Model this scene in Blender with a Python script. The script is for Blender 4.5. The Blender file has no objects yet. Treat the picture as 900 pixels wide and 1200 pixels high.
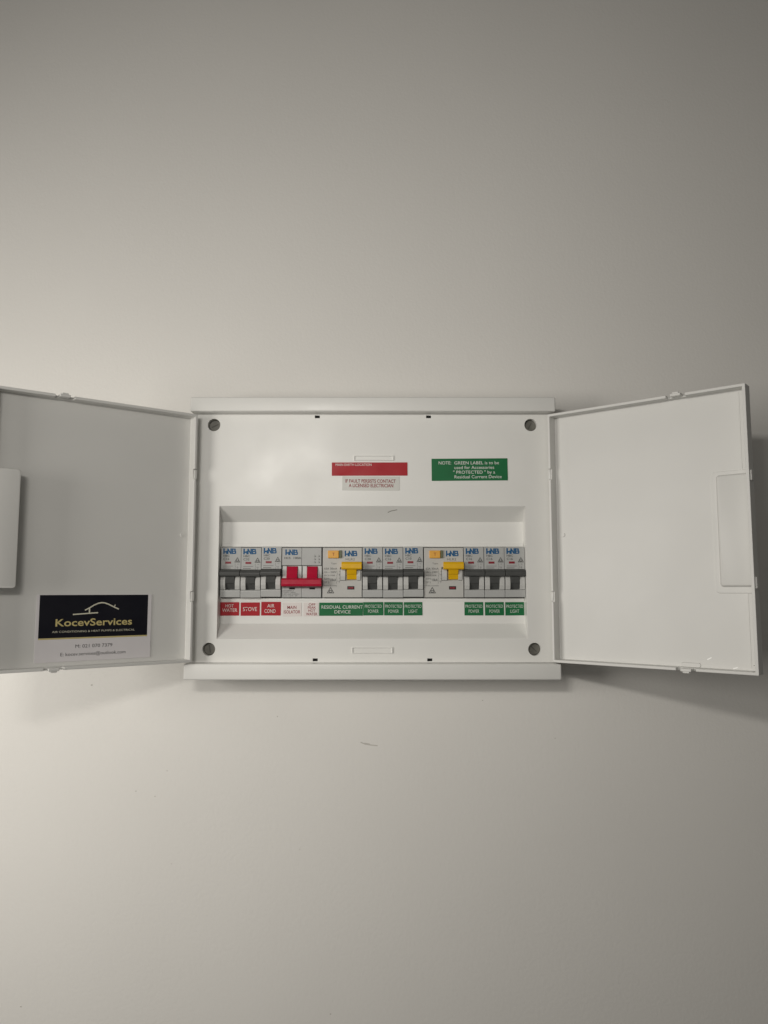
import bpy, bmesh, math, random
from mathutils import Vector, Matrix

random.seed(7)
S = bpy.context.scene
COL = S.collection
R = math.radians
ZC = 1500.0            # camera height above the (unseen) floor, mm

# ------------------------------------------------------------------ camera
cam_d = bpy.data.cameras.new('camera')
cam = bpy.data.objects.new('camera', cam_d)
COL.objects.link(cam)
cam.location = (0, -0.700, ZC / 1000)
cam.rotation_euler = (R(90 + 5.8), 0, 0)
cam_d.sensor_fit = 'VERTICAL'
cam_d.sensor_height = 36.0
cam_d.lens = 36.0 * 901 / 1200
cam_d.clip_start = 0.01
cam_d.clip_end = 50
S.camera = cam

# ------------------------------------------------------------------ room light
w = bpy.data.worlds.new('World')
S.world = w
w.use_nodes = True
bg = w.node_tree.nodes['Background']
bg.inputs['Color'].default_value = (1.0, 0.965, 0.885, 1)
bg.inputs['Strength'].default_value = 0.052


def area(name, loc, target, sx, sy, power, col):
    d = bpy.data.lights.new(name, 'AREA')
    d.shape = 'RECTANGLE'
    d.size, d.size_y = sx, sy
    d.energy = power
    d.color = col
    o = bpy.data.objects.new(name, d)
    COL.objects.link(o)
    o.location = loc
    o.rotation_euler = (Vector(target) - Vector(loc)).to_track_quat('-Z', 'Y').to_euler()
    return o


# the small lamp next to the photographer, the wider lamp on the left and the soft light of the room
def aimed(name, loc, az, el, sx, sy, power, spread, col):
    v = Vector((math.sin(az) * math.cos(el), math.cos(az) * math.cos(el), math.sin(el)))
    o = area(name, loc, Vector(loc) + v, sx, sy, power, col)
    o.data.spread = R(spread)
    return o


WARM = (1.0, 0.958, 0.893)
aimed('lamp_light', (-0.17, -0.78, 1.71), 0.42, -0.20, 0.16, 0.035, 0.84, 140, WARM)
aimed('side_light', (-0.758, -0.60, 1.533), 0.767, -0.34, 0.36, 0.30, 3.05, 143, WARM)
aimed('room_light', (-0.16, -0.866, 1.68), 0.0, 0.0, 0.70, 0.60, 0.45, 106, WARM)

S.view_settings.view_transform = 'Standard'
S.view_settings.look = 'None'
S.view_settings.exposure = 0
S.view_settings.gamma = 1
S.render.engine = 'CYCLES'
S.cycles.max_bounces = 8
S.cycles.use_denoising = True


# ------------------------------------------------------------------ materials
def mat(name, col, rough=0.4, spec=0.5, vary=0.03, nscale=60, bump=0.0, bscale=900, bdist=0.0002, coat=0.0,
        rvary=0.06, dirt=None, coat_rough=0.1):
    m = bpy.data.materials.new(name)
    m.use_nodes = True
    nt = m.node_tree
    N, L = nt.nodes, nt.links
    b = N['Principled BSDF']
    b.inputs['Specular IOR Level'].default_value = spec
    b.inputs['Coat Weight'].default_value = coat
    b.inputs['Coat Roughness'].default_value = coat_rough
    tc = N.new('ShaderNodeTexCoord')
    n1 = N.new('ShaderNodeTexNoise')
    n1.inputs['Scale'].default_value = nscale
    n1.inputs['Detail'].default_value = 5
    L.new(tc.outputs['Object'], n1.inputs['Vector'])
    ramp = N.new('ShaderNodeMapRange')
    ramp.inputs[1].default_value = 0.3
    ramp.inputs[2].default_value = 0.7
    ramp.inputs[3].default_value = 1 - vary
    ramp.inputs[4].default_value = 1 + vary
    L.new(n1.outputs['Fac'], ramp.inputs[0])
    mul = N.new('ShaderNodeVectorMath')
    mul.operation = 'SCALE'
    mul.inputs[0].default_value = col
    L.new(ramp.outputs[0], mul.inputs['Scale'])
    last = mul.outputs[0]
    if dirt:
        # faint smudges with a shape of their own
        n3 = N.new('ShaderNodeTexNoise')
        n3.inputs['Scale'].default_value = dirt[0]
        n3.inputs['Detail'].default_value = 9
        n3.inputs['Roughness'].default_value = 0.65
        L.new(tc.outputs['Object'], n3.inputs['Vector'])
        r3 = N.new('ShaderNodeMapRange')
        r3.inputs[1].default_value = dirt[1]
        r3.inputs[2].default_value = dirt[1] + 0.12
        r3.inputs[3].default_value = 0
        r3.inputs[4].default_value = dirt[2]
        L.new(n3.outputs['Fac'], r3.inputs[0])
        mx = N.new('ShaderNodeMix')
        mx.data_type = 'RGBA'
        L.new(r3.outputs[0], mx.inputs['Factor'])
        L.new(last, mx.inputs['A'])
        mx.inputs['B'].default_value = (*dirt[3], 1)
        last = mx.outputs['Result']
    L.new(last, b.inputs['Base Color'])
    rr = N.new('ShaderNodeMapRange')
    rr.inputs[1].default_value = 0.3
    rr.inputs[2].default_value = 0.7
    rr.inputs[3].default_value = max(0.02, rough - rvary)
    rr.inputs[4].default_value = rough + rvary
    n2 = N.new('ShaderNodeTexNoise')
    n2.inputs['Scale'].default_value = nscale * 0.6
    n2.inputs['Detail'].default_value = 6
    L.new(tc.outputs['Object'], n2.inputs['Vector'])
    L.new(n2.outputs['Fac'], rr.inputs[0])
    L.new(rr.outputs[0], b.inputs['Roughness'])
    if bump > 0:
        nb = N.new('ShaderNodeTexNoise')
        nb.inputs['Scale'].default_value = bscale
        nb.inputs['Detail'].default_value = 3
        L.new(tc.outputs['Object'], nb.inputs['Vector'])
        bp = N.new('ShaderNodeBump')
        bp.inputs['Strength'].default_value = bump
        bp.inputs['Distance'].default_value = bdist
        L.new(nb.outputs['Fac'], bp.inputs['Height'])
        L.new(bp.outputs['Normal'], b.inputs['Normal'])
    return m


M = {
    'wall': mat('wall_paint', (0.745, 0.729, 0.694), 0.55, 0.35, 0.014, 6, 0.28, 330, 0.0006,
                dirt=(26, 0.70, 0.10, (0.50, 0.47, 0.42))),
    'white': mat('white_plastic', (0.735, 0.731, 0.703), 0.34, 0.42, 0.012, 40, 0.05, 1500, 0.0001,
                 dirt=(60, 0.72, 0.10, (0.55, 0.52, 0.46))),
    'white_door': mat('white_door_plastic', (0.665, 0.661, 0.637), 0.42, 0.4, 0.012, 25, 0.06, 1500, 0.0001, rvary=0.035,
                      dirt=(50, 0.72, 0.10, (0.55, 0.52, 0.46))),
    'grey': mat('light_grey_plastic', (0.40, 0.405, 0.395), 0.42, 0.4, 0.02, 150, 0.05, 2500, 0.0001),
    'grey_rcd': mat('warm_grey_plastic', (0.47, 0.465, 0.44), 0.42, 0.4, 0.02, 150, 0.05, 2500, 0.0001),
    'rib': mat('pale_grey_plastic', (0.50, 0.50, 0.485), 0.4, 0.4, 0.02, 150),
    'dark': mat('charcoal_plastic', (0.068, 0.070, 0.068), 0.38, 0.4, 0.06, 200, 0.06, 2500, 0.0001),
    'black': mat('shade_and_part_black', (0.012, 0.012, 0.012), 0.7, 0.2),  # near-black standing in for shade in slots and gaps, also colours small black parts
    'screw': mat('dull_steel', (0.15, 0.145, 0.125), 0.5, 0.5, 0.10, 300),
    'screw_slot': mat('slot_grey', (0.10, 0.097, 0.085), 0.6, 0.3),  # darker tone for the flat drive slot strokes
    'red_toggle': mat('crimson_plastic', (0.40, 0.006, 0.032), 0.42, 0.25, 0.05, 200),
    'yellow': mat('yellow_plastic', (0.70, 0.40, 0.006), 0.42, 0.25, 0.04, 200),
    'orange': mat('amber_plastic', (0.72, 0.36, 0.045), 0.35, 0.4, 0.04, 200),
    'olive': mat('olive_grey_plastic', (0.13, 0.14, 0.08), 0.5, 0.3),
    'red_vinyl': mat('red_vinyl', (0.37, 0.006, 0.014), 0.42, 0.25, 0.04, 120),
    'green_vinyl': mat('green_vinyl', (0.007, 0.130, 0.042), 0.42, 0.25, 0.05, 120),
    'white_vinyl': mat('white_vinyl', (0.69, 0.64, 0.615), 0.36, 0.4, 0.02, 120),
    'clear_vinyl': mat('pale_vinyl', (0.57, 0.57, 0.535), 0.36, 0.4, 0.02, 120),
    'ink_red': mat('red_ink', (0.24, 0.004, 0.010), 0.5, 0.3),
    'ink_white': mat('white_ink', (0.72, 0.73, 0.69), 0.5, 0.3),
    'ink_dark': mat('dark_ink', (0.06, 0.06, 0.06), 0.5, 0.3),
    'ink_grey': mat('grey_ink', (0.09, 0.09, 0.088), 0.5, 0.3),
    'ink_blue': mat('blue_ink', (0.006, 0.085, 0.21), 0.5, 0.25),
    'window_red': mat('dark_red_window', (0.22, 0.010, 0.02), 0.3, 0.4, 0.25, 900),
    'card_black': mat('black_card', (0.006, 0.006, 0.011), 0.4, 0.4, 0.1, 100),
    'card_white': mat('white_card', (0.70, 0.675, 0.685), 0.5, 0.4, 0.015, 100),
    'gold': mat('gold_ink', (0.55, 0.46, 0.20), 0.4, 0.4, 0.08, 150),
    'silver': mat('silver_ink', (0.62, 0.60, 0.48), 0.4, 0.4, 0.08, 150),
    'scuff': mat('grey_scuff', (0.52, 0.50, 0.46), 0.7, 0.2),
    'scratch': mat('dark_scratch', (0.20, 0.19, 0.165), 0.7, 0.2),
    'nick_glint': mat('glinting_scratch', (0.95, 0.95, 0.93), 0.2, 0.6),
}


# ------------------------------------------------------------------ mesh helpers (millimetres: x right, d out of the wall, z up)
class B:
    def __init__(self):
        self.bm = bmesh.new()

    def v(self, x, d, z):
        return self.bm.verts.new((x, -d, z))

    def box(self, x0, x1, d0, d1, z0, z1, bev=0.0, seg=2):
        t = bmesh.new()
        bmesh.ops.create_cube(t, size=1)
        for q in t.verts:
            q.co = Vector(((x0 + x1) / 2 + q.co.x * (x1 - x0), -((d0 + d1) / 2 + q.co.y * (d1 - d0)),
                           (z0 + z1) / 2 + q.co.z * (z1 - z0)))
        bmesh.ops.recalc_face_normals(t, faces=t.faces)
        if bev:
            bmesh.ops.bevel(t, geom=list(t.edges), offset=bev, segments=seg, affect='EDGES', profile=0.5)
        self.take(t)
        return self

    def take(self, t, mtx=None):
        if mtx is not None:
            t.transform(mtx)
        me = bpy.data.meshes.new('tmp')
        t.to_mesh(me)
        t.free()
        self.bm.from_mesh(me)
        bpy.data.meshes.remove(me)

    def prism_x(self, prof, x0, x1, bev=0.0):
        """closed profile of (d, z) run along x"""
        t = bmesh.new()
        a = [t.verts.new((x0, -d, z)) for d, z in prof]
        b = [t.verts.new((x1, -d, z)) for d, z in prof]
        n = len(prof)
        t.faces.new(a)
        t.faces.new(b[::-1])
        for i in range(n):
            t.faces.new((a[i], b[i], b[(i + 1) % n], a[(i + 1) % n]))
        bmesh.ops.recalc_face_normals(t, faces=t.faces)
        if bev:
            bmesh.ops.bevel(t, geom=list(t.edges), offset=bev, segments=2, affect='EDGES', profile=0.5)
        self.take(t)
        return self

    def slab(self, x0, x1, d0, d1, z0, z1, r=1.0, taper=0.0, seg=5, round_top=0.0):
        """plate with rounded corners, its front face drawn in by taper"""
        def ring(ins, d):
            rr = max(0.01, r - ins * 0.5)
            pts = []
            for cx, cz, a0 in ((x1 - ins - rr, z1 - ins - rr, 0), (x0 + ins + rr, z1 - ins - rr, 90),
                               (x0 + ins + rr, z0 + ins + rr, 180), (x1 - ins - rr, z0 + ins + rr, 270)):
                for k in range(seg + 1):
                    a = R(a0 + 90 * k / seg)
                    pts.append((cx + rr * math.cos(a), d, cz + rr * math.sin(a)))
            return pts
        rings = [ring(0, d0)]
        if round_top:
            rings += [ring(taper, d1 - round_top), ring(taper + round_top * 0.3, d1 - round_top * 0.3),
                      ring(taper + round_top, d1)]
        else:
            rings += [ring(taper, d1)]
        t = bmesh.new()
        V = [[t.verts.new((x, -d, z)) for x, d, z in rg] for rg in rings]
        n = len(V[0])
        for a, b in zip(V, V[1:]):
            for i in range(n):
                t.faces.new((a[i], a[(i + 1) % n], b[(i + 1) % n], b[i]))
        t.faces.new(V[0][::-1])
        t.faces.new(V[-1])
        bmesh.ops.recalc_face_normals(t, faces=t.faces)
        self.take(t)
        return self

    def cyl(self, x, z, d0, d1, r, n=24, r1=None):
        r1 = r if r1 is None else r1
        t = bmesh.new()
        a = [t.verts.new((x + r * math.cos(2 * math.pi * k / n), -d0, z + r * math.sin(2 * math.pi * k / n))) for k in range(n)]
        b = [t.verts.new((x + r1 * math.cos(2 * math.pi * k / n), -d1, z + r1 * math.sin(2 * math.pi * k / n))) for k in range(n)]
        for i in range(n):
            t.faces.new((a[i], a[(i + 1) % n], b[(i + 1) % n], b[i]))
        t.faces.new(a[::-1])
        t.faces.new(b)
        bmesh.ops.recalc_face_normals(t, faces=t.faces)
        self.take(t)
        return self

    def cyl_z(self, x, d, r, z0, z1, n=14):
        t = bmesh.new()
        a = [t.verts.new((x + r * math.cos(2 * math.pi * k / n), -d + r * math.sin(2 * math.pi * k / n), z0)) for k in range(n)]
        b = [t.verts.new((q.co.x, q.co.y, z1)) for q in a]
        for i in range(n):
            t.faces.new((a[i], a[(i + 1) % n], b[(i + 1) % n], b[i]))
        t.faces.new(a[::-1])
        t.faces.new(b)
        bmesh.ops.recalc_face_normals(t, faces=t.faces)
        self.take(t)
        return self

    def field(self, xs, zs, H, back, bev=0.3):
        """solid whose front stands at H[i][j] in the cell xs[i..i+1], zs[j..j+1]; None = nothing there"""
        t = bmesh.new()
        nx, nz = len(xs) - 1, len(zs) - 1
        cache = {}

        def vv(x, d, z):
            k = (round(x, 4), round(d, 4), round(z, 4))
            if k not in cache:
                cache[k] = t.verts.new((x, -d, z))
            return cache[k]

        def h(i, j):
            if 0 <= i < nx and 0 <= j < nz and H[i][j] is not None:
                return H[i][j]
            return None
        for i in range(nx):
            for j in range(nz):
                a = h(i, j)
                if a is None:
                    continue
                x0, x1, z0, z1 = xs[i], xs[i + 1], zs[j], zs[j + 1]
                t.faces.new([vv(x0, a, z0), vv(x1, a, z0), vv(x1, a, z1), vv(x0, a, z1)])
                t.faces.new([vv(x0, back, z1), vv(x1, back, z1), vv(x1, back, z0), vv(x0, back, z0)])
                for di, dj, p, q in ((1, 0, (x1, z0), (x1, z1)), (-1, 0, (x0, z1), (x0, z0)),
                                     (0, 1, (x1, z1), (x0, z1)), (0, -1, (x0, z0), (x1, z0))):
                    b = h(i + di, j + dj)
                    lo = back if b is None else b
                    if lo < a:
                        t.faces.new([vv(p[0], a, p[1]), vv(p[0], lo, p[1]), vv(q[0], lo, q[1]), vv(q[0], a, q[1])])
        # walls of different heights meet along part of an edge: split every edge at the vertices lying on it
        t.verts.ensure_lookup_table()
        bmesh.ops.remove_doubles(t, verts=t.verts, dist=0.001)
        bmesh.ops.dissolve_limit(t, angle_limit=R(1), verts=t.verts, edges=t.edges)
        bmesh.ops.recalc_face_normals(t, faces=t.faces)
        self.take(t)
        return self

    def stroke(self, pts, wd, d, z_flat=True):
        """flat printed line of width wd through (x, z) points"""
        for (xa, za), (xb, zb) in zip(pts, pts[1:]):
            dx, dz = xb - xa, zb - za
            l = math.hypot(dx, dz) or 1e-6
            ex, ez = dx / l * wd * 0.35, dz / l * wd * 0.35
            nx, nz = -dz / l * wd / 2, dx / l * wd / 2
            q = [self.v(xa - ex - nx, d, za - ez - nz), self.v(xb + ex - nx, d, zb + ez - nz),
                 self.v(xb + ex + nx, d, zb + ez + nz), self.v(xa - ex + nx, d, za - ez + nz)]
            self.bm.faces.new(q)
            d += 0.004
        return self

    def quad(self, *p):
        return self.bm.faces.new([self.v(*q) for q in p])

    def text(self, s, x0, x1, zb, cap, d, bold=0.0):
        """flat lettering between x0 and x1, baseline zb, capital height cap"""
        me = text_mesh(s, bold)
        xs = [q.co.x for q in me.vertices]
        lo, hi = min(xs), max(xs)
        kx, kz = (x1 - x0) / (hi - lo), cap / CAP
        t = bmesh.new()
        t.from_mesh(me)
        bpy.data.meshes.remove(me)
        for q in t.verts:
            q.co = Vector((x0 + (q.co.x - lo) * kx, -d, zb + q.co.y * kz))
        self.take(t)
        return self


def text_mesh(s, bold=0.0):
    c = bpy.data.curves.new('t', 'FONT')
    c.body = s
    c.resolution_u = 3
    c.offset = bold
    c.fill_mode = 'FRONT'
    o = bpy.data.objects.new('t', c)
    me = bpy.data.meshes.new_from_object(o)
    bpy.data.objects.remove(o)
    bpy.data.curves.remove(c)
    return me


_m = text_mesh('H')
CAP = max(q.co.y for q in _m.vertices)
bpy.data.meshes.remove(_m)


def obj(name, b, m, parent=None, off=(0, 0, 0), smooth=None, bev=None):
    """link one mesh object; coordinates given in mm minus off (x, d, z)"""
    bm = b.bm
    bm.transform(Matrix.Translation((-off[0], off[1], -off[2])))
    bm.transform(Matrix.Scale(0.001, 4))
    me = bpy.data.meshes.new(name)
    bm.to_mesh(me)
    bm.free()
    me.materials.append(M[m] if isinstance(m, str) else m)
    o = bpy.data.objects.new(name, me)
    COL.objects.link(o)
    if parent is not None:
        o.parent = parent
    if smooth:
        for p in me.polygons:
            p.use_smooth = True
        if hasattr(me, 'set_sharp_from_angle'):
            me.set_sharp_from_angle(angle=R(smooth))
    if bev:
        md = o.modifiers.new('edge', 'BEVEL')
        md.width = bev / 1000
        md.segments = 2
        md.limit_method = 'ANGLE'
        md.angle_limit = R(35)
        md.use_clamp_overlap = True
    return o


def thing(name, x, d, z, label, cat, group=None, rz=0.0):
    o = bpy.data.objects.new(name, None)
    o.empty_display_size = 0.02
    COL.objects.link(o)
    o.location = (x / 1000, -d / 1000, (z + ZC) / 1000)
    o.rotation_euler = (0, 0, rz)
    o['label'] = label
    o['category'] = cat
    if group:
        o['group'] = group
    return o


# ------------------------------------------------------------------ the wall
b = B()
b.box(-2000, 2000, -100, 0, -1500, 1200)
wall = obj('wall', b, 'wall', None)
wall.location = (0, 0, ZC / 1000)
wall['kind'] = 'structure'
wall['label'] = 'plain off-white painted wall behind the distribution board'
b = B()
b.stroke([(-20.5, -134.5), (-17, -136.0), (-12, -136.8), (-6, -137.4)], 0.9, 0.06)
b.stroke([(-17, -135.4), (-13, -136.2)], 1.2, 0.09)
obj('scuff_mark', b, 'scuff', wall)
for x, z, r in ((-261.5, -84.5, 0.9), (-219, -176.5, 0.6), (-202, -181, 0.6), (-192, -159, 0.5), (-186, -238, 0.5),
                (-74, -226, 0.45), (88, -98, 0.6), (152, -131, 0.5), (-95, -112, 0.6), (-312, -356, 0.8), (-46, -362, 0.7)):
    b = B()
    b.slab(x - r, x + r, 0, 0.12, z - r * 0.7, z + r * 0.7, r * 0.6, 0.1, 3)
    obj('speck', b, 'scuff', wall)

# ------------------------------------------------------------------ distribution board
OX, OZ = -9.8, -75.6
OFF = (OX, 0, OZ)
board = thing('distribution_board', OX, 0, OZ,
              'white plastic distribution board with both doors swung open on the wall', 'distribution board')
XL, XR = -169.7, 150.2

# base tray on the wall
b = B()
b.field([XL + 1.5, XL + 4.5, XR - 4.5, XR - 1.5], [-61.9, -59.4, 153, 155.4],
        [[28.4, 28.4, 28.4], [28.4, 2, 28.4], [28.4, 28.4, 28.4]], 0.0)
obj('base_tray', b, 'white', board, OFF, bev=0.3)
# top and bottom rails
for z0, z1 in ((155.5, 168.5), (-75.6, -62.1)):
    b = B()
    b.box(XL, XR, 0.0, 40, z0, z1, 1.3, 4)
    obj('frame_rail', b, 'white', board, OFF, smooth=40)


# front cover: a filled outline with its openings, extruded
def outline_plate(loops, d0, d1, bev):
    c = bpy.data.curves.new('o', 'CURVE')
    c.dimensions = '2D'
    c.fill_mode = 'BOTH'
    c.extrude = (d1 - d0) / 2 - bev
    c.bevel_depth = bev
    c.bevel_resolution = 2
    for lp in loops:
        s = c.splines.new('POLY')
        s.points.add(len(lp) - 1)
        for q, (x, z) in zip(s.points, lp):
            q.co = (x, z, 0, 1)
        s.use_cyclic_u = True
    o = bpy.data.objects.new('o', c)
    me = bpy.data.meshes.new_from_object(o)
    bpy.data.objects.remove(o)
    bpy.data.curves.remove(c)
    t = bmesh.new()
    t.from_mesh(me)
    bpy.data.meshes.remove(me)
    for q in t.verts:
        x, z, h = q.co
        q.co = Vector((x, -((d0 + d1) / 2 + h), z))
    bmesh.ops.remove_doubles(t, verts=t.verts, dist=0.0005)
    b = B()
    b.take(t)
    return b


def rect(x0, x1, z0, z1):
    return [(x0, z0), (x1, z0), (x1, z1), (x0, z1)]


def circ(x, z, r, n=40):
    return [(x + r * math.cos(2 * math.pi * k / n), z + r * math.sin(2 * math.pi * k / n)) for k in range(n)]


SCREWS = [(-150.6, 145.6), (130.0, 145.6), (-150.8, -50.7), (129.7, -50.7)]
SLOTS = [(-59.1, 153.0), (39.6, 153.0), (-59.1, -59.6), (39.4, -59.6)]
OP = (-144.4, 124.0, -41.9, 73.4)
loops = [rect(XL + 2.2, XR - 2.2, -61.7, 155.1), rect(*OP)]
loops += [circ(x, z, 5.75) for x, z in SCREWS]
loops += [rect(x - 2.4, x + 2.4, z - 1.5, z + 1.4) for x, z in SLOTS]
cover = obj('front_cover', outline_plate(loops, 28.5, 30.0, 0.25), 'white', board, OFF)
for x, z in SLOTS:
    b = B()
    b.box(x - 2.6, x + 2.6, 20, 28.75, z - 1.7, z + 1.6)
    obj('slot_shade_block', b, 'black', board, OFF)  # solid black block behind the hole, standing in for its shaded inside
for k, (x, z) in enumerate(SCREWS):
    b = outline_plate([circ(x, z, 7.0), circ(x, z, 5.78)], 18, 28.45, 0.1)
    obj('screw_boss', b, 'white', board, OFF, smooth=35)
    b = B()
    b.cyl(x, z, 10, 24.6, 5.72, 36)
    b.cyl(x, z, 24.6, 25.4, 5.2, 36, 4.6)
    sc = obj('cover_screw', b, 'screw', board, OFF, smooth=35)
    b = B()
    a = R(25 + 37 * k)
    b.stroke([(x - 3.0 * math.cos(a), z - 3.0 * math.sin(a)), (x + 3.0 * math.cos(a), z + 3.0 * math.sin(a))], 1.0, 25.45)
    obj('drive_slot', b, 'screw_slot', sc, OFF)

# the moulded tab outlines above and below the opening
for x0, x1, z0, z1 in ((-26.6, 8.5, 113.6, 118.0), (-27.6, 7.4, -54.2, -48.9)):
    b = B()
    b.field([x0, x0 + 0.7, x1 - 0.7, x1], [z0, z0 + 0.7, z1 - 0.7, z1],
            [[31, 31, 31], [31, 30.2, 31], [31, 31, 31]], 29.9)
    obj('moulded_tab', b, 'white', board, OFF, bev=0.15)

# recessed panel with slanted top and bottom and a cut-out for the breakers
PD = 17.5
IN = (-144.2, 123.8, -29.3, 60.3)
CUT = (-144.0, 123.9, -6.9, 38.0)
b = B()
ox0, ox1, oz0, oz1 = OP[0] + 0.1, OP[1] - 0.1, OP[2] + 0.1, OP[3] - 0.1
i0, i1, j0, j1 = IN
c0, c1, e0, e1 = CUT
f = 29.75
b.quad((ox0, f, oz1), (ox1, f, oz1), (i1, PD, j1), (i0, PD, j1))
b.quad((i0, PD, j0), (i1, PD, j0), (ox1, f, oz0), (ox0, f, oz0))
b.quad((ox0, f, oz0), (ox0, f, oz1), (i0, PD, j1), (i0, PD, j0))
b.quad((ox1, f, oz1), (ox1, f, oz0), (i1, PD, j0), (i1, PD, j1))
b.quad((i0, PD, j1), (i1, PD, j1), (c1, PD, e1), (c0, PD, e1))
b.quad((c0, PD, e0), (c1, PD, e0), (i1, PD, j0), (i0, PD, j0))
b.quad((i0, PD, j0), (i0, PD, j1), (c0, PD, e1), (c0, PD, e0))
b.quad((c1, PD, e0), (c1, PD, e1), (i1, PD, j1), (i1, PD, j0))
b.quad((c0, PD, e1), (c1, PD, e1), (c1, 8, e1), (c0, 8, e1))
b.quad((c0, 8, e0), (c1, 8, e0), (c1, PD, e0), (c0, PD, e0))
bmesh.ops.remove_doubles(b.bm, verts=b.bm.verts, dist=0.001)
bmesh.ops.recalc_face_normals(b.bm, faces=b.bm.faces)
obj('recessed_panel', b, 'white', board, OFF)
for z0, z1 in ((38.3, 41.6), (-9.6, -7.2)):
    b = B()
    b.box(i0 + 0.2, i1 - 0.2, PD - 1, PD + 0.7, z0, z1, 0.25)
    obj('cut_out_trim', b, 'white', board, OFF)
b = B()
b.box(c0 - 0.5, c1 + 0.5, 2.4, 4.0, e0 - 2, e1 + 2)
obj('gap_shade_backing', b, 'black', board, OFF)  # black sheet added behind the breakers so the gaps around them read as shade
b = B()
b.stroke([(3.5, 68.2), (6.5, 69.4), (11.5, 70.3)], 0.45, 28.2)
for q in b.bm.verts:     # lies on the slanted upper face
    q.co.y = -(PD + (q.co.z - j1) / (oz1 - j1) * (f - PD) + 0.15)
obj('scratch_mark', b, 'scratch', board, OFF)

# ------------------------------------------------------------------ doors (children of the board)
DZ0, DZ1 = -60.6, 152.2
ANG = R(39.6)
ANG_LEFT = R(37.2)


def door(side, label, DW):
    s = side
    hx = 150.0 if s > 0 else -169.6

    def bx(b, u0, u1, *a, **k):
        x0, x1 = sorted((s * u0, s * u1))
        return b.box(x0, x1, *a, **k)

    L = 2.4          # lip thickness
    us = [-2.0, 0.0, 100.8, 115.4, DW - L, DW]
    zs = [DZ0, DZ0 + 2.2, -9.9, -1.0, 95.0, 104.2, DZ1 - 2.2, DZ1]
    H = [[10.0] * 7 for _ in range(5)]
    for i in range(1, 4):
        for j in range(1, 6):
            H[i][j] = 0.0
    H[2][0] = 5.0
    H[2][6] = 5.0
    H[0][2] = H[0][4] = 7.2
    b = B()
    if s > 0:
        b.field(us, zs, H, -2.0)
    else:
        b.field([-u for u in us[::-1]], zs, H[::-1], -2.0)
    d = obj('door', b, 'white_door', board, bev=0.35)
    d.location = ((hx - OX) / 1000, -0.036, -OZ / 1000)
    d.rotation_euler = (0, 0, -ANG if s > 0 else ANG_LEFT)
    d['label'] = label
    for z0, z1 in ((95.6, 103.6), (-9.3, -1.6)):
        b = B()
        x0, x1 = sorted((s * -3.6, s * -1.0))
        b.box(x0, x1, 1.0, 8.0, z0, z1, 0.4)
        b.cyl_z(s * -2.6, -0.6, 1.9, z0 - 1, z1 + 1)
        obj('hinge_knuckle', b, 'white_door', d, smooth=35)
    for top in (0, 1):
        zz = DZ1 if top else DZ0
        sg = 1 if top else -1
        b = B()
        za, zb = sorted((zz + 0.4 * sg, zz - 1.8 * sg))
        bx(b, 104.5, 112.5, 5.1, 11.5, za, zb, bev=0.5)
        za, zb = sorted((zz + 1.6 * sg, zz - 0.4 * sg))
        bx(b, 106.0, 111.0, 8.0, 11.0, za, zb, bev=0.5)
        obj('catch_clip', b, 'white_door', d)
    # mould mark by the hinge
    b = B()
    b.cyl(s * 5.6, 47.2, -0.2, 0.7, 1.9, 20, 1.6)
    m = obj('moulding_nub', b, 'white_door', d, smooth=35)
    b = B()
    b.cyl(s * 5.6, 47.2, 0.6, 1.2, 0.9, 16, 0.7)
    # inner stiffening line along the outer end
    b2 = B()
    x0, x1 = sorted((s * (DW - 8), s * (DW - 7)))
    b2.box(x0, x1, -0.2, 0.3, DZ0 + 4, DZ1 - 4, 0.15)
    obj('stiffening_line', b2, 'white_door', d)
    b.bm.free()
    return d


dl = door(-1, 'left door with a business card on it and a latch plate at its free end', 159.4)
dr = door(1, 'right door with an empty inner face and a raised finger pull at its free end', 159.2)
# latch plate on the left door, standing proud of the lip
b = B()
b.slab(-164.5, -138.6, 12.5, 15.0, 1.4, 89.6, 2.2, 0, 5, round_top=0.7)
b.box(-154, -146, -0.5, 12.8, 20, 26, 0.3)
b.box(-154, -146, -0.5, 12.8, 66, 72, 0.3)
obj('latch_plate', b, 'white_door', dl, smooth=35)
# finger pull on the right door
b = B()
b.slab(132.2, 159.0, -0.5, 3.0, 1.2, 87.6, 3.0, 2.0, 5, round_top=0.7)
b.slab(129.4, 156.9, -0.5, 0.9, -2.6, 89.6, 3.0, 0.5, 5)
obj('finger_pull', b, 'white_door', dr, smooth=35)
b = B()
b.slab(101.5, 116.5, -0.2, 0.8, -60.6 + 2.0, -60.6 + 5.8, 1.6, 0.4)
obj('catch_boss', b, 'white_door', dr, smooth=35)
for z0, z1 in ((80.0, 87.8), (1.0, 9.4)):
    b = B()
    b.box(158.8, 160.3, 2.5, 7.5, z0, z1, 0.4)
    obj('edge_tab', b, 'white_door', dr)
b = B()
b.stroke([(121.2, -52.0), (124.0, -50.4)], 0.8, 0.06)
b.stroke([(139.4, -58.0 + 0.4), (142.2, -56.6)], 0.8, 0.06)
obj('glinting_scratch', b, 'nick_glint', dr)  # two small scratches, their glint put in as near-white colour
b = B()
b.slab(153.0, 156.6, -0.2, 3.0, -58.4, -54.0, 0.8, 0.3)
obj('corner_gusset', b, 'white_door', dr)


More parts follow.
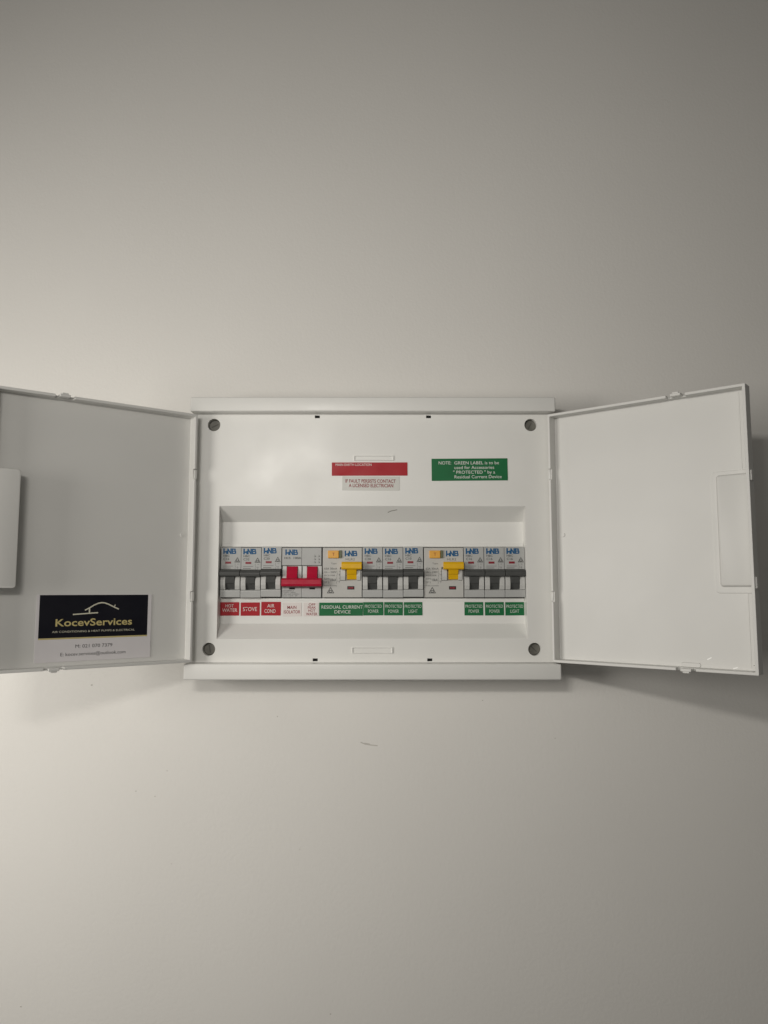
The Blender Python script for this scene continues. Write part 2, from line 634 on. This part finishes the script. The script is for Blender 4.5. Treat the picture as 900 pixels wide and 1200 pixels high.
# ------------------------------------------------------------------ adhesive labels (parts of the board)
def label(name, x0, x1, z0, z1, d, m, lines, ink, k=1.0, note=None, bold=0.0, th=0.35):
    """lines: (text, x0, x1, baseline, cap)"""
    b = B()
    b.slab(x0 * k, x1 * k, d - 0.05, d + th, z0 * k, z1 * k, 0.35, 0.06, 3)
    c = Vector(((x0 + x1) / 2 * k, 0, (z0 + z1) / 2 * k))
    ROT = Matrix.Translation(c) @ Matrix.Rotation(R(random.uniform(-0.55, 0.55)), 4, 'Y') @ Matrix.Translation(-c)
    b.bm.transform(ROT)
    o = obj(name, b, m, board, OFF)
    if note:
        o['label'] = note
    if lines:
        b = B()
        for t, a, c, zb, cap in lines:
            b.text(t, a * k, c * k, zb * k, cap * k, d + th + 0.05, bold + (0.014 if ink == 'ink_red' else 0))
        b.bm.transform(ROT)
        obj('lettering', b, ink, o, OFF)
    return o


KP = (700 - PD) / 685.0
LB = dict(d=PD, k=KP, bold=-0.004)
label('circuit_label', -145.0, -128.0, -22.5, -10.6, m='red_vinyl', ink='ink_white', note='red HOT WATER label',
      lines=[('HOT', -140.1, -132.9, -15.2, 2.7), ('WATER', -142.9, -129.7, -19.1, 2.9)], **LB)
label('circuit_label', -126.8, -109.8, -22.6, -10.8, m='red_vinyl', ink='ink_white', note='red STOVE label',
      lines=[('STOVE', -124.6, -112.3, -18.4, 3.4)], **LB)
label('circuit_label', -108.6, -91.2, -22.4, -10.3, m='red_vinyl', ink='ink_white', note='red AIR COND label',
      lines=[('AIR', -103.2, -96.9, -15.3, 3.0), ('COND', -105.6, -95.8, -20.0, 3.2)], **LB)
label('circuit_label', -89.8, -72.9, -23.1, -10.9, m='white_vinyl', ink='ink_red', note='white MAIN ISOLATOR label in red letters',
      lines=[('MAIN', -85.4, -77.4, -16.5, 2.6), ('ISOLATOR', -88.5, -74.0, -20.5, 2.7)], **LB)
label('circuit_label', -71.3, -57.7, -23.1, -10.9, m='white_vinyl', ink='ink_red', note='white OFF PEAK HOT WATER label in red letters',
      lines=[('OFF', -66.6, -60.7, -13.7, 2.0), ('PEAK', -67.3, -60.2, -16.4, 2.1), ('HOT', -66.9, -60.7, -19.1, 2.1),
             ('WATER', -68.8, -58.9, -22.2, 2.3)], **LB)
label('circuit_label', -57.3, -18.6, -22.6, -10.9, m='green_vinyl', ink='ink_white', note='wide green RESIDUAL CURRENT DEVICE label',
      lines=[('RESIDUAL CURRENT', -55.2, -18.9, -16.3, 2.8), ('DEVICE', -43.7, -29.6, -20.5, 2.8)], **LB)
for x0, x1, word in ((-18.45, -0.5, 'POWER'), (0.1, 16.7, 'POWER'), (17.5, 34.0, 'LIGHT'),
                     (71.1, 87.8, 'POWER'), (89.2, 106.1, 'POWER'), (107.2, 123.9, 'LIGHT')):
    xc = (x0 + x1) / 2
    hw = 4.6 if word == 'POWER' else 3.9
    label('circuit_label', x0, x1, -22.3, -10.5, m='green_vinyl', ink='ink_white',
          note='green PROTECTED %s label' % word,
          lines=[('PROTECTED', xc - 7.4, xc + 7.4, -15.6, 2.7), (word, xc - hw, xc + hw, -20.0, 2.9)], d=PD, k=KP, bold=-0.012)
FD = 30.0
label('warning_label', -46.0, 20.7, 100.1, 112.0, FD, 'red_vinyl',
      [('MAIN EARTH LOCATION', -42.6, -11.0, 108.9, 2.1)], 'ink_white', note='red MAIN EARTH LOCATION label', bold=0.0)
label('warning_label', -36.8, 13.6, 87.0, 99.6, FD, 'clear_vinyl',
      [('IF FAULT PERSISTS CONTACT', -33.9, 10.3, 93.9, 2.9), ('A LICENSED ELECTRICIAN', -30.9, 8.1, 89.9, 3.0)],
      'ink_red', note='pale label in red letters below the red one', bold=0.0)
label('warning_label', 41.9, 108.9, 95.7, 115.5, FD, 'green_vinyl',
      [('NOTE:', 48.2, 59.2, 110.3, 2.7), ('GREEN LABEL is to be', 62.0, 101.3, 110.2, 2.7),
       ('used for Accessories', 62.0, 97.0, 106.1, 2.7), ('" PROTECTED " by a', 60.9, 97.7, 101.9, 2.7),
       ('Residual Current Device', 62.0, 103.4, 97.8, 2.7)], 'ink_white', note='green NOTE label at upper right', bold=0.0)

# ------------------------------------------------------------------ breakers
BD = 23.0
KB = (700 - BD) / 678.0
X0 = -143.8 * KB
PITCH = 17.85 * KB
ZB = -6.75


def logo(b, x, z, wd, h, d):
    def p(u, v):
        return (x + u * wd, z + v * h)
    t = 0.098 * wd
    b.stroke([p(.05, 0), p(.05, 1)], t * 1.15, d)
    b.stroke([p(.06, .36), p(.30, .36)], t * 1.2, d + .02)
    b.stroke([p(.28, 0), p(.28, .55)], t, d + .03)
    b.stroke([p(.36, 0), p(.36, 1)], t, d + .02)
    b.stroke([p(.36, .96), p(.58, .06)], t, d + .04)
    b.stroke([p(.60, 0), p(.60, 1)], t, d + .02)
    b.stroke([p(.71, 0), p(.71, 1)], t, d + .02)
    b.stroke([p(.71, .94), p(.92, .94)], t * .9, d + .03)
    b.stroke([p(.71, .5), p(.94, .5)], t * .9, d + .03)
    b.stroke([p(.71, .06), p(.94, .06)], t * .9, d + .03)
    b.stroke([p(.92, .9), p(.92, .56)], t, d + .05)
    b.stroke([p(.96, .44), p(.96, .1)], t, d + .05)


def mark(b, x, z, s, d):
    """triangle mark with a rounded letter inside"""
    b.stroke([(x - s / 2, z), (x, z + s * .86), (x + s / 2, z), (x - s / 2, z)], s * .11, d)
    b.stroke([(x - s * .18, z + s * .12), (x + s * .18, z + s * .12)], s * .1, d + .03)
    b.stroke([(x - s * .18, z + s * .34), (x - s * .2, z + s * .12)], s * .1, d + .035)
    b.stroke([(x + s * .18, z + s * .34), (x + s * .2, z + s * .12)], s * .1, d + .035)
    b.stroke([(x - s * .14, z + s * .4), (x + s * .14, z + s * .4)], s * .1, d + .04)


def wiring(b, x, z, d):
    b.stroke([(x, z), (x, z - 1.6)], .22, d)
    b.stroke([(x, z - 2.0), (x + .9, z - 3.4)], .22, d)
    b.stroke([(x, z - 3.6), (x, z - 5.2)], .22, d)
    b.stroke([(x + 2, z - .6), (x + 3, z - .6)], .3, d)
    b.stroke([(x + 2.2, z - 2.6), (x + 2.2, z - 4.8)], .22, d)
    b.stroke([(x + 1.6, z - 3.4), (x + 3.0, z - 3.4)], .22, d)


def breaker(col, rating, lab, dz=0.0):
    wd = PITCH - 0.32
    t = thing('circuit_breaker', X0 + PITCH * (col + .5), 4.0, ZB, lab, 'circuit breaker', 'miniature circuit breakers')
    t.location.z += dz / 1000
    t.rotation_euler = (random.uniform(-.006, .006), random.uniform(-.004, .004), random.uniform(-.006, .006))
    ox = -wd / 2
    dd = -4.0
    zb = 0.4

    def T(z):
        return z - ZB          # board height -> height above the breaker's foot
    b = B()
    b.prism_x([(.1, zb), (24.4 + dd, zb), (24.6 + dd, T(-1)), (24.4 + dd, T(.05)), (20.8 + dd, T(.5)), (20.8 + dd, T(17.8)),
               (BD + dd, T(18.1)), (BD + dd, T(37.4)), (.1, T(37.4))], ox, ox + wd, 0.28)
    obj('body', b, 'grey', t)
    for xa, xb in ((.2, 4.5), (12.9, 17.25)):
        b = B()
        b.prism_x([(20.5 + dd, T(.15)), (24.6 + dd, T(.3)), (25.6 + dd, T(4)), (25.6 + dd, T(8.5)), (24.6 + dd, T(11.8)), (20.5 + dd, T(12.2))],
                  ox + xa, ox + xb, 0.35)
        obj('toggle_guard', b, 'rib', t)
    b = B()
    b.prism_x([(20.9 + dd, T(11.8)), (28.0 + dd, T(11.7)), (29.4 + dd, T(12.6)), (29.7 + dd, T(15)), (28.4 + dd, T(17.2)), (20.9 + dd, T(17.9))],
              ox + .05, ox + wd - .05, 0.35)
    b.prism_x([(20.9 + dd, T(.8)), (22.4 + dd, T(.9)), (24.4 + dd, T(5.6)), (25.2 + dd, T(6.0)), (26.4 + dd, T(11.6)), (20.9 + dd, T(11.6))],
              ox + 4.75, ox + 12.65, 0.25)
    obj('toggle', b, 'dark', t)
    b = B()
    b.box(ox + 3.7, ox + 8.9, BD - .5 + dd, BD + .12 + dd, T(23.0), T(24.9), .08)
    obj('indicator_window', b, 'window_red', t)
    b = B()
    logo(b, ox + 1.8, T(31.9), 11.2, 4.2, BD + dd + .05)
    obj('logo', b, 'ink_blue', t)
    b = B()
    e = BD + dd + .05
    b.text('HBC', ox + 1.9, ox + 7.5, T(29.1), 1.7, e, .015)
    b.text(rating, ox + 1.9, ox + 7.2, T(26.2), 1.9, e, .015)
    b.stroke([(ox + 1.8, T(20.9)), (ox + 10.4, T(20.9))], .35, e)
    b.stroke([(ox + 1.8, T(19.2)), (ox + 8.4, T(19.2))], .5, e)
    mark(b, ox + 14.3, T(24.4), 4.6, e)
    wiring(b, ox + 12.4, T(23.2), e)
    obj('rating_print', b, 'ink_grey', t)
    return t


breaker(0, 'C16', 'grey circuit breaker with charcoal toggle above the red HOT WATER label')
breaker(1, 'C32', 'grey circuit breaker with charcoal toggle above the red STOVE label', -.2)
breaker(2, 'C20', 'grey circuit breaker with charcoal toggle above the red AIR COND label', .35)
breaker(7, 'C20', 'grey circuit breaker just right of the residual current device over the wide green label')
breaker(8, 'C16', 'grey circuit breaker in the middle of the central three with charcoal toggles')
breaker(9, 'C10', 'grey circuit breaker above the central PROTECTED LIGHT label, left of a residual current device', .45)
breaker(12, 'C16', 'grey circuit breaker just right of the residual current device that has no label below')
breaker(13, 'C16', 'grey circuit breaker between two others in the right-hand group of three', .15)
breaker(14, 'C16', 'grey circuit breaker at the right end of the row above a PROTECTED LIGHT label', .2)


def isolator(col):
    wd = PITCH * 2 - 1.1
    cx = X0 + PITCH * (col + 1)
    t = thing('isolator_switch', cx, 4.0, ZB, 'two pole main isolator with joined crimson red toggle', 'isolator switch')
    dd = -4.0
    cxk = cx / KB

    def T(z):
        return z - ZB

    def X(x):
        return (x - cxk) * KB
    hw = wd / 2
    for xa, xb in ((-hw, -.1), (.1, hw)):
        b = B()
        b.prism_x([(.1, .4), (BD + dd, .4), (BD + dd, T(2.2)), (20.6 + dd, T(2.9)), (20.6 + dd, T(21.4)), (BD + dd, T(21.7)),
                   (BD + dd, T(37.1)), (.1, T(37.1))], xa, xb, .25)
        obj('body', b, 'grey', t)
    for xa, xb in ((-89.0, -85.4), (-75.6, -72.3), (-71.4, -67.6), (-58.1, -54.6)):
        b = B()
        b.prism_x([(20.4 + dd, T(9)), (24 + dd, T(9)), (24.4 + dd, T(14)), (23.6 + dd, T(21.1)), (20.4 + dd, T(21.3))], X(xa), X(xb), .3)
        obj('toggle_guard', b, 'rib', t)
    b = B()
    for xa, xb in ((-85.2, -75.8), (-67.4, -58.3)):
        b.prism_x([(20.7 + dd, T(10)), (29 + dd, T(10)), (26.8 + dd, T(14)), (24 + dd, T(20.6)), (20.7 + dd, T(20.8))], X(xa), X(xb), .3)
    b.prism_x([(20.7 + dd, T(3.1)), (30 + dd, T(3.0)), (32.0 + dd, T(3.6)), (32.4 + dd, T(5.4)), (31.6 + dd, T(9.2)), (29.6 + dd, T(10.4)), (20.7 + dd, T(10.4))],
              X(-89.0), X(-54.4), .4)
    obj('toggle', b, 'red_toggle', t)
    for xa, xb in ((-83.2, -78.2), (-65.5, -60.6)):
        b = B()
        b.box(X(xa), X(xb), BD - 1 + dd, BD + .12 + dd, T(.6), T(2.1), .08)
        obj('toggle_slot', b, 'black', t)
    e = BD + dd + .05
    b = B()
    logo(b, X(-86.9), T(31.0), 10.8, 4.2, e)
    obj('logo', b, 'ink_blue', t)
    b = B()
    b.text('HCS', X(-87.7), X(-82.4), T(27.2), 1.8, e, .02)
    b.text('100A', X(-79.6), X(-72.8), T(27.2), 1.8, e, .02)
    obj('rating_print', b, 'ink_dark', t)
    b = B()
    for q, s_ in enumerate(('IEC60947-3', '230V~ 50Hz', 'AC-22A Ui500V', 'Icm 1.5kA  2P')):
        b.text(s_, X(-88.1), X((-79.4, -77.5, -74.2, -76)[q]), T(-1.1 - 1.45 * q), 1.0, e)
    obj('data_print', b, 'ink_dark', t)
    b = B()
    for q in range(2):
        xx = X(-61.2 + 3.6 * q)
        for k in range(3):
            z = T(30.8 - 2.7 * k)
            b.stroke([(xx, z), (xx + 1.1, z - 1.4)], .3, e)
            b.stroke([(xx - .3, z - 1.5), (xx + 1.2, z - 1.6)], .3, e + .02)
    obj('wiring_print', b, 'ink_dark', t)
    return t


isolator(3)


def rcd(col, lab):
    wd = PITCH * 2 - 1.2
    cx = X0 + PITCH * (col + 1)
    t = thing('residual_current_device', cx, 4.0, ZB, lab, 'residual current device', 'residual current devices')
    dd = -4.0
    c0_ = (X0 + PITCH * 6) / KB

    def T(z):
        return z - ZB

    def X(x):
        return (x - c0_) * KB
    hw = wd / 2
    b = B()
    xs = [-hw, X(-38.6), X(-20.4), hw]
    zs = [.4, T(8.3), T(19.9), T(37.1)]
    b.field(xs, zs, [[BD + dd] * 3, [BD + dd, 20.5 + dd, BD + dd], [BD + dd] * 3], .1)
    obj('body', b, 'grey_rcd', t, bev=.25)
    b = B()
    b.box(X(-49.3), X(-39.7), BD - 1 + dd, 25 + dd, T(27.9), T(34.6), .5, 3)
    bt = obj('test_button', b, 'orange', t)
    b = B()
    b.text('T', X(-45.5), X(-43.3), T(30.0), 2.6, 25.06 + dd)
    obj('lettering', b, 'ink_red', bt)
    b = B()
    b.box(X(-39.5), X(-37.3), BD - 1 + dd, 24.4 + dd, T(28.0), T(34.8), .25)
    obj('button_guard', b, 'olive', t)
    for xa, xb in ((-38.3, -33.9), (-24.0, -20.6)):
        b = B()
        b.prism_x([(20.3 + dd, T(8.5)), (23.7 + dd, T(8.6)), (24.4 + dd, T(12)), (23.8 + dd, T(18)), (20.3 + dd, T(19.6))], X(xa), X(xb), .3)
        obj('toggle_guard', b, 'rib', t)
    b = B()
    b.prism_x([(23.2 + dd, T(18.3)), (28 + dd, T(17.9)), (29 + dd, T(19.0)), (28.6 + dd, T(23)), (27.2 + dd, T(24.6)), (23.2 + dd, T(24.8))], X(-37.2), X(-19.4), .45)
    b.prism_x([(20.6 + dd, T(9.2)), (22.6 + dd, T(9.3)), (24.2 + dd, T(13.6)), (25 + dd, T(14.0)), (27.3 + dd, T(18.6)), (20.6 + dd, T(18.6))], X(-32.6), X(-24.0), .3)
    obj('toggle', b, 'yellow', t)
    b = B()
    b.box(X(-32.2), X(-26.0), BD - .5 + dd, BD + .12 + dd, T(.5), T(3.4), .08)
    wn = obj('indicator_window', b, 'black', t)
    b = B()
    b.box(X(-31.4), X(-26.8), BD + dd, BD + .2 + dd, T(1.2), T(2.7), .05)
    obj('flag', b, 'window_red', wn)
    e = BD + dd + .05
    b = B()
    logo(b, X(-34.6), T(29.9), 10.9, 4.3, e)
    obj('logo', b, 'ink_blue', t)
    b = B()
    b.text('HLR2', X(-33.7), X(-25.7), T(26.0), 2.0, e)
    b.text('Type', X(-46.7), X(-41.8), T(22.7), 1.3, e)
    b.text('63A 30mA', X(-52.5), X(-41.2), T(17.9), 1.7, e, .01)
    b.text('Un ~ 230V', X(-52.5), X(-42.0), T(14.9), 1.7, e, .01)
    b.text('IEC61008', X(-52.5), X(-43.2), T(12.2), 1.3, e)
    b.text('50Hz', X(-52.5), X(-47.6), T(9.2), 1.6, e)
    b.text('10kA', X(-47.0), X(-42.0), T(7.8), 2.2, e, .015)
    b.text('2P S', X(-52.5), X(-48.2), T(6.0), 1.6, e)
    b.text('Press monthly', X(-52.5), X(-41.2), T(3.4), 1.1, e)
    wiring(b, X(-41.4), T(17), e)
    wiring(b, X(-41.6), T(11), e)
    mark(b, X(-46.9), T(-2.5), 5.6, e)
    obj('rating_print', b, 'ink_grey', t)
    return t


rcd(5, 'residual current device with yellow toggle above the green RESIDUAL CURRENT DEVICE label')
rcd(10, 'residual current device with yellow toggle and no label on the panel below it')

# ------------------------------------------------------------------ business card on the left door
hx = -169.6
card = thing('business_card', hx, 36.0, -58.6 + 0.0, 'white and black business card in gold letters on the open left door', 'business card', rz=ANG_LEFT)
# card coordinates: x = -u along the door, z in board height; put the origin on the card's lower edge
CZ = -58.6


def card_part(name, b, m, parent):
    for q in b.bm.verts:
        q.co.x = q.co.x * 0.9895 + 0.25
    return obj(name, b, m, parent)


def P(u, z):
    return (-u, z - CZ)


b = B()
b.slab(-121.9, -31.2, 0.12, 0.5, -55.2 - CZ, -3.4 - CZ, 0.4, 0.05, 3)
cd = card_part('card_stock', b, 'card_white', card)
b = B()
x0, x1 = -119.7, -34.3
b.slab(x0, x1, 0.45, 0.56, -36.8 - CZ, -3.8 - CZ, 0.15, 0.0, 2)
bf = card_part('black_field', b, 'card_black', card)
b = B()
b.slab(x0, x1, 0.45, 0.57, -37.9 - CZ, -36.85 - CZ, 0.1, 0.0, 2)
card_part('gold_line', b, 'gold', card)
b = B()
b.text('KocevServices', -107.4, -47.3, -27.9 - CZ, 5.4, 0.62, 0.016)
card_part('lettering', b, 'gold', bf)
b = B()
b.text('AIR CONDITIONING & HEAT PUMPS & ELECTRICAL', -109.7, -44.9, -32.9 - CZ, 1.45, 0.62)
card_part('lettering', b, 'silver', bf)
b = B()
b.stroke([P(94.3, -19.0), P(75.4, -17.9)], .95, .62)
b.stroke([P(81.9, -17.6), P(82.0, -14.6)], 1.1, .64)
roof = [(85.2, -15.7), (82.0, -14.0), (78.5, -11.9), (75.3, -10.5), (72.6, -10.0), (70.2, -10.2), (67.0, -11.3), (62.5, -13.6), (58.8, -15.2)]
b.stroke([P(*q) for q in roof], .95, .66)
b.stroke([P(62.2, -13.0), P(61.6, -11.9)], .7, .70)
card_part('roof_emblem', b, 'silver', bf)
b = B()
b.text('M: 021 070 7379', -91.7, -62.8, -45.0, 2.6, .55)
b.text('E: kocev.services@outlook.com', -102.8, -51.9, -50.9, 2.5, .55)
for q in b.bm.verts:
    q.co.z -= CZ
card_part('lettering', b, 'ink_dark', card)
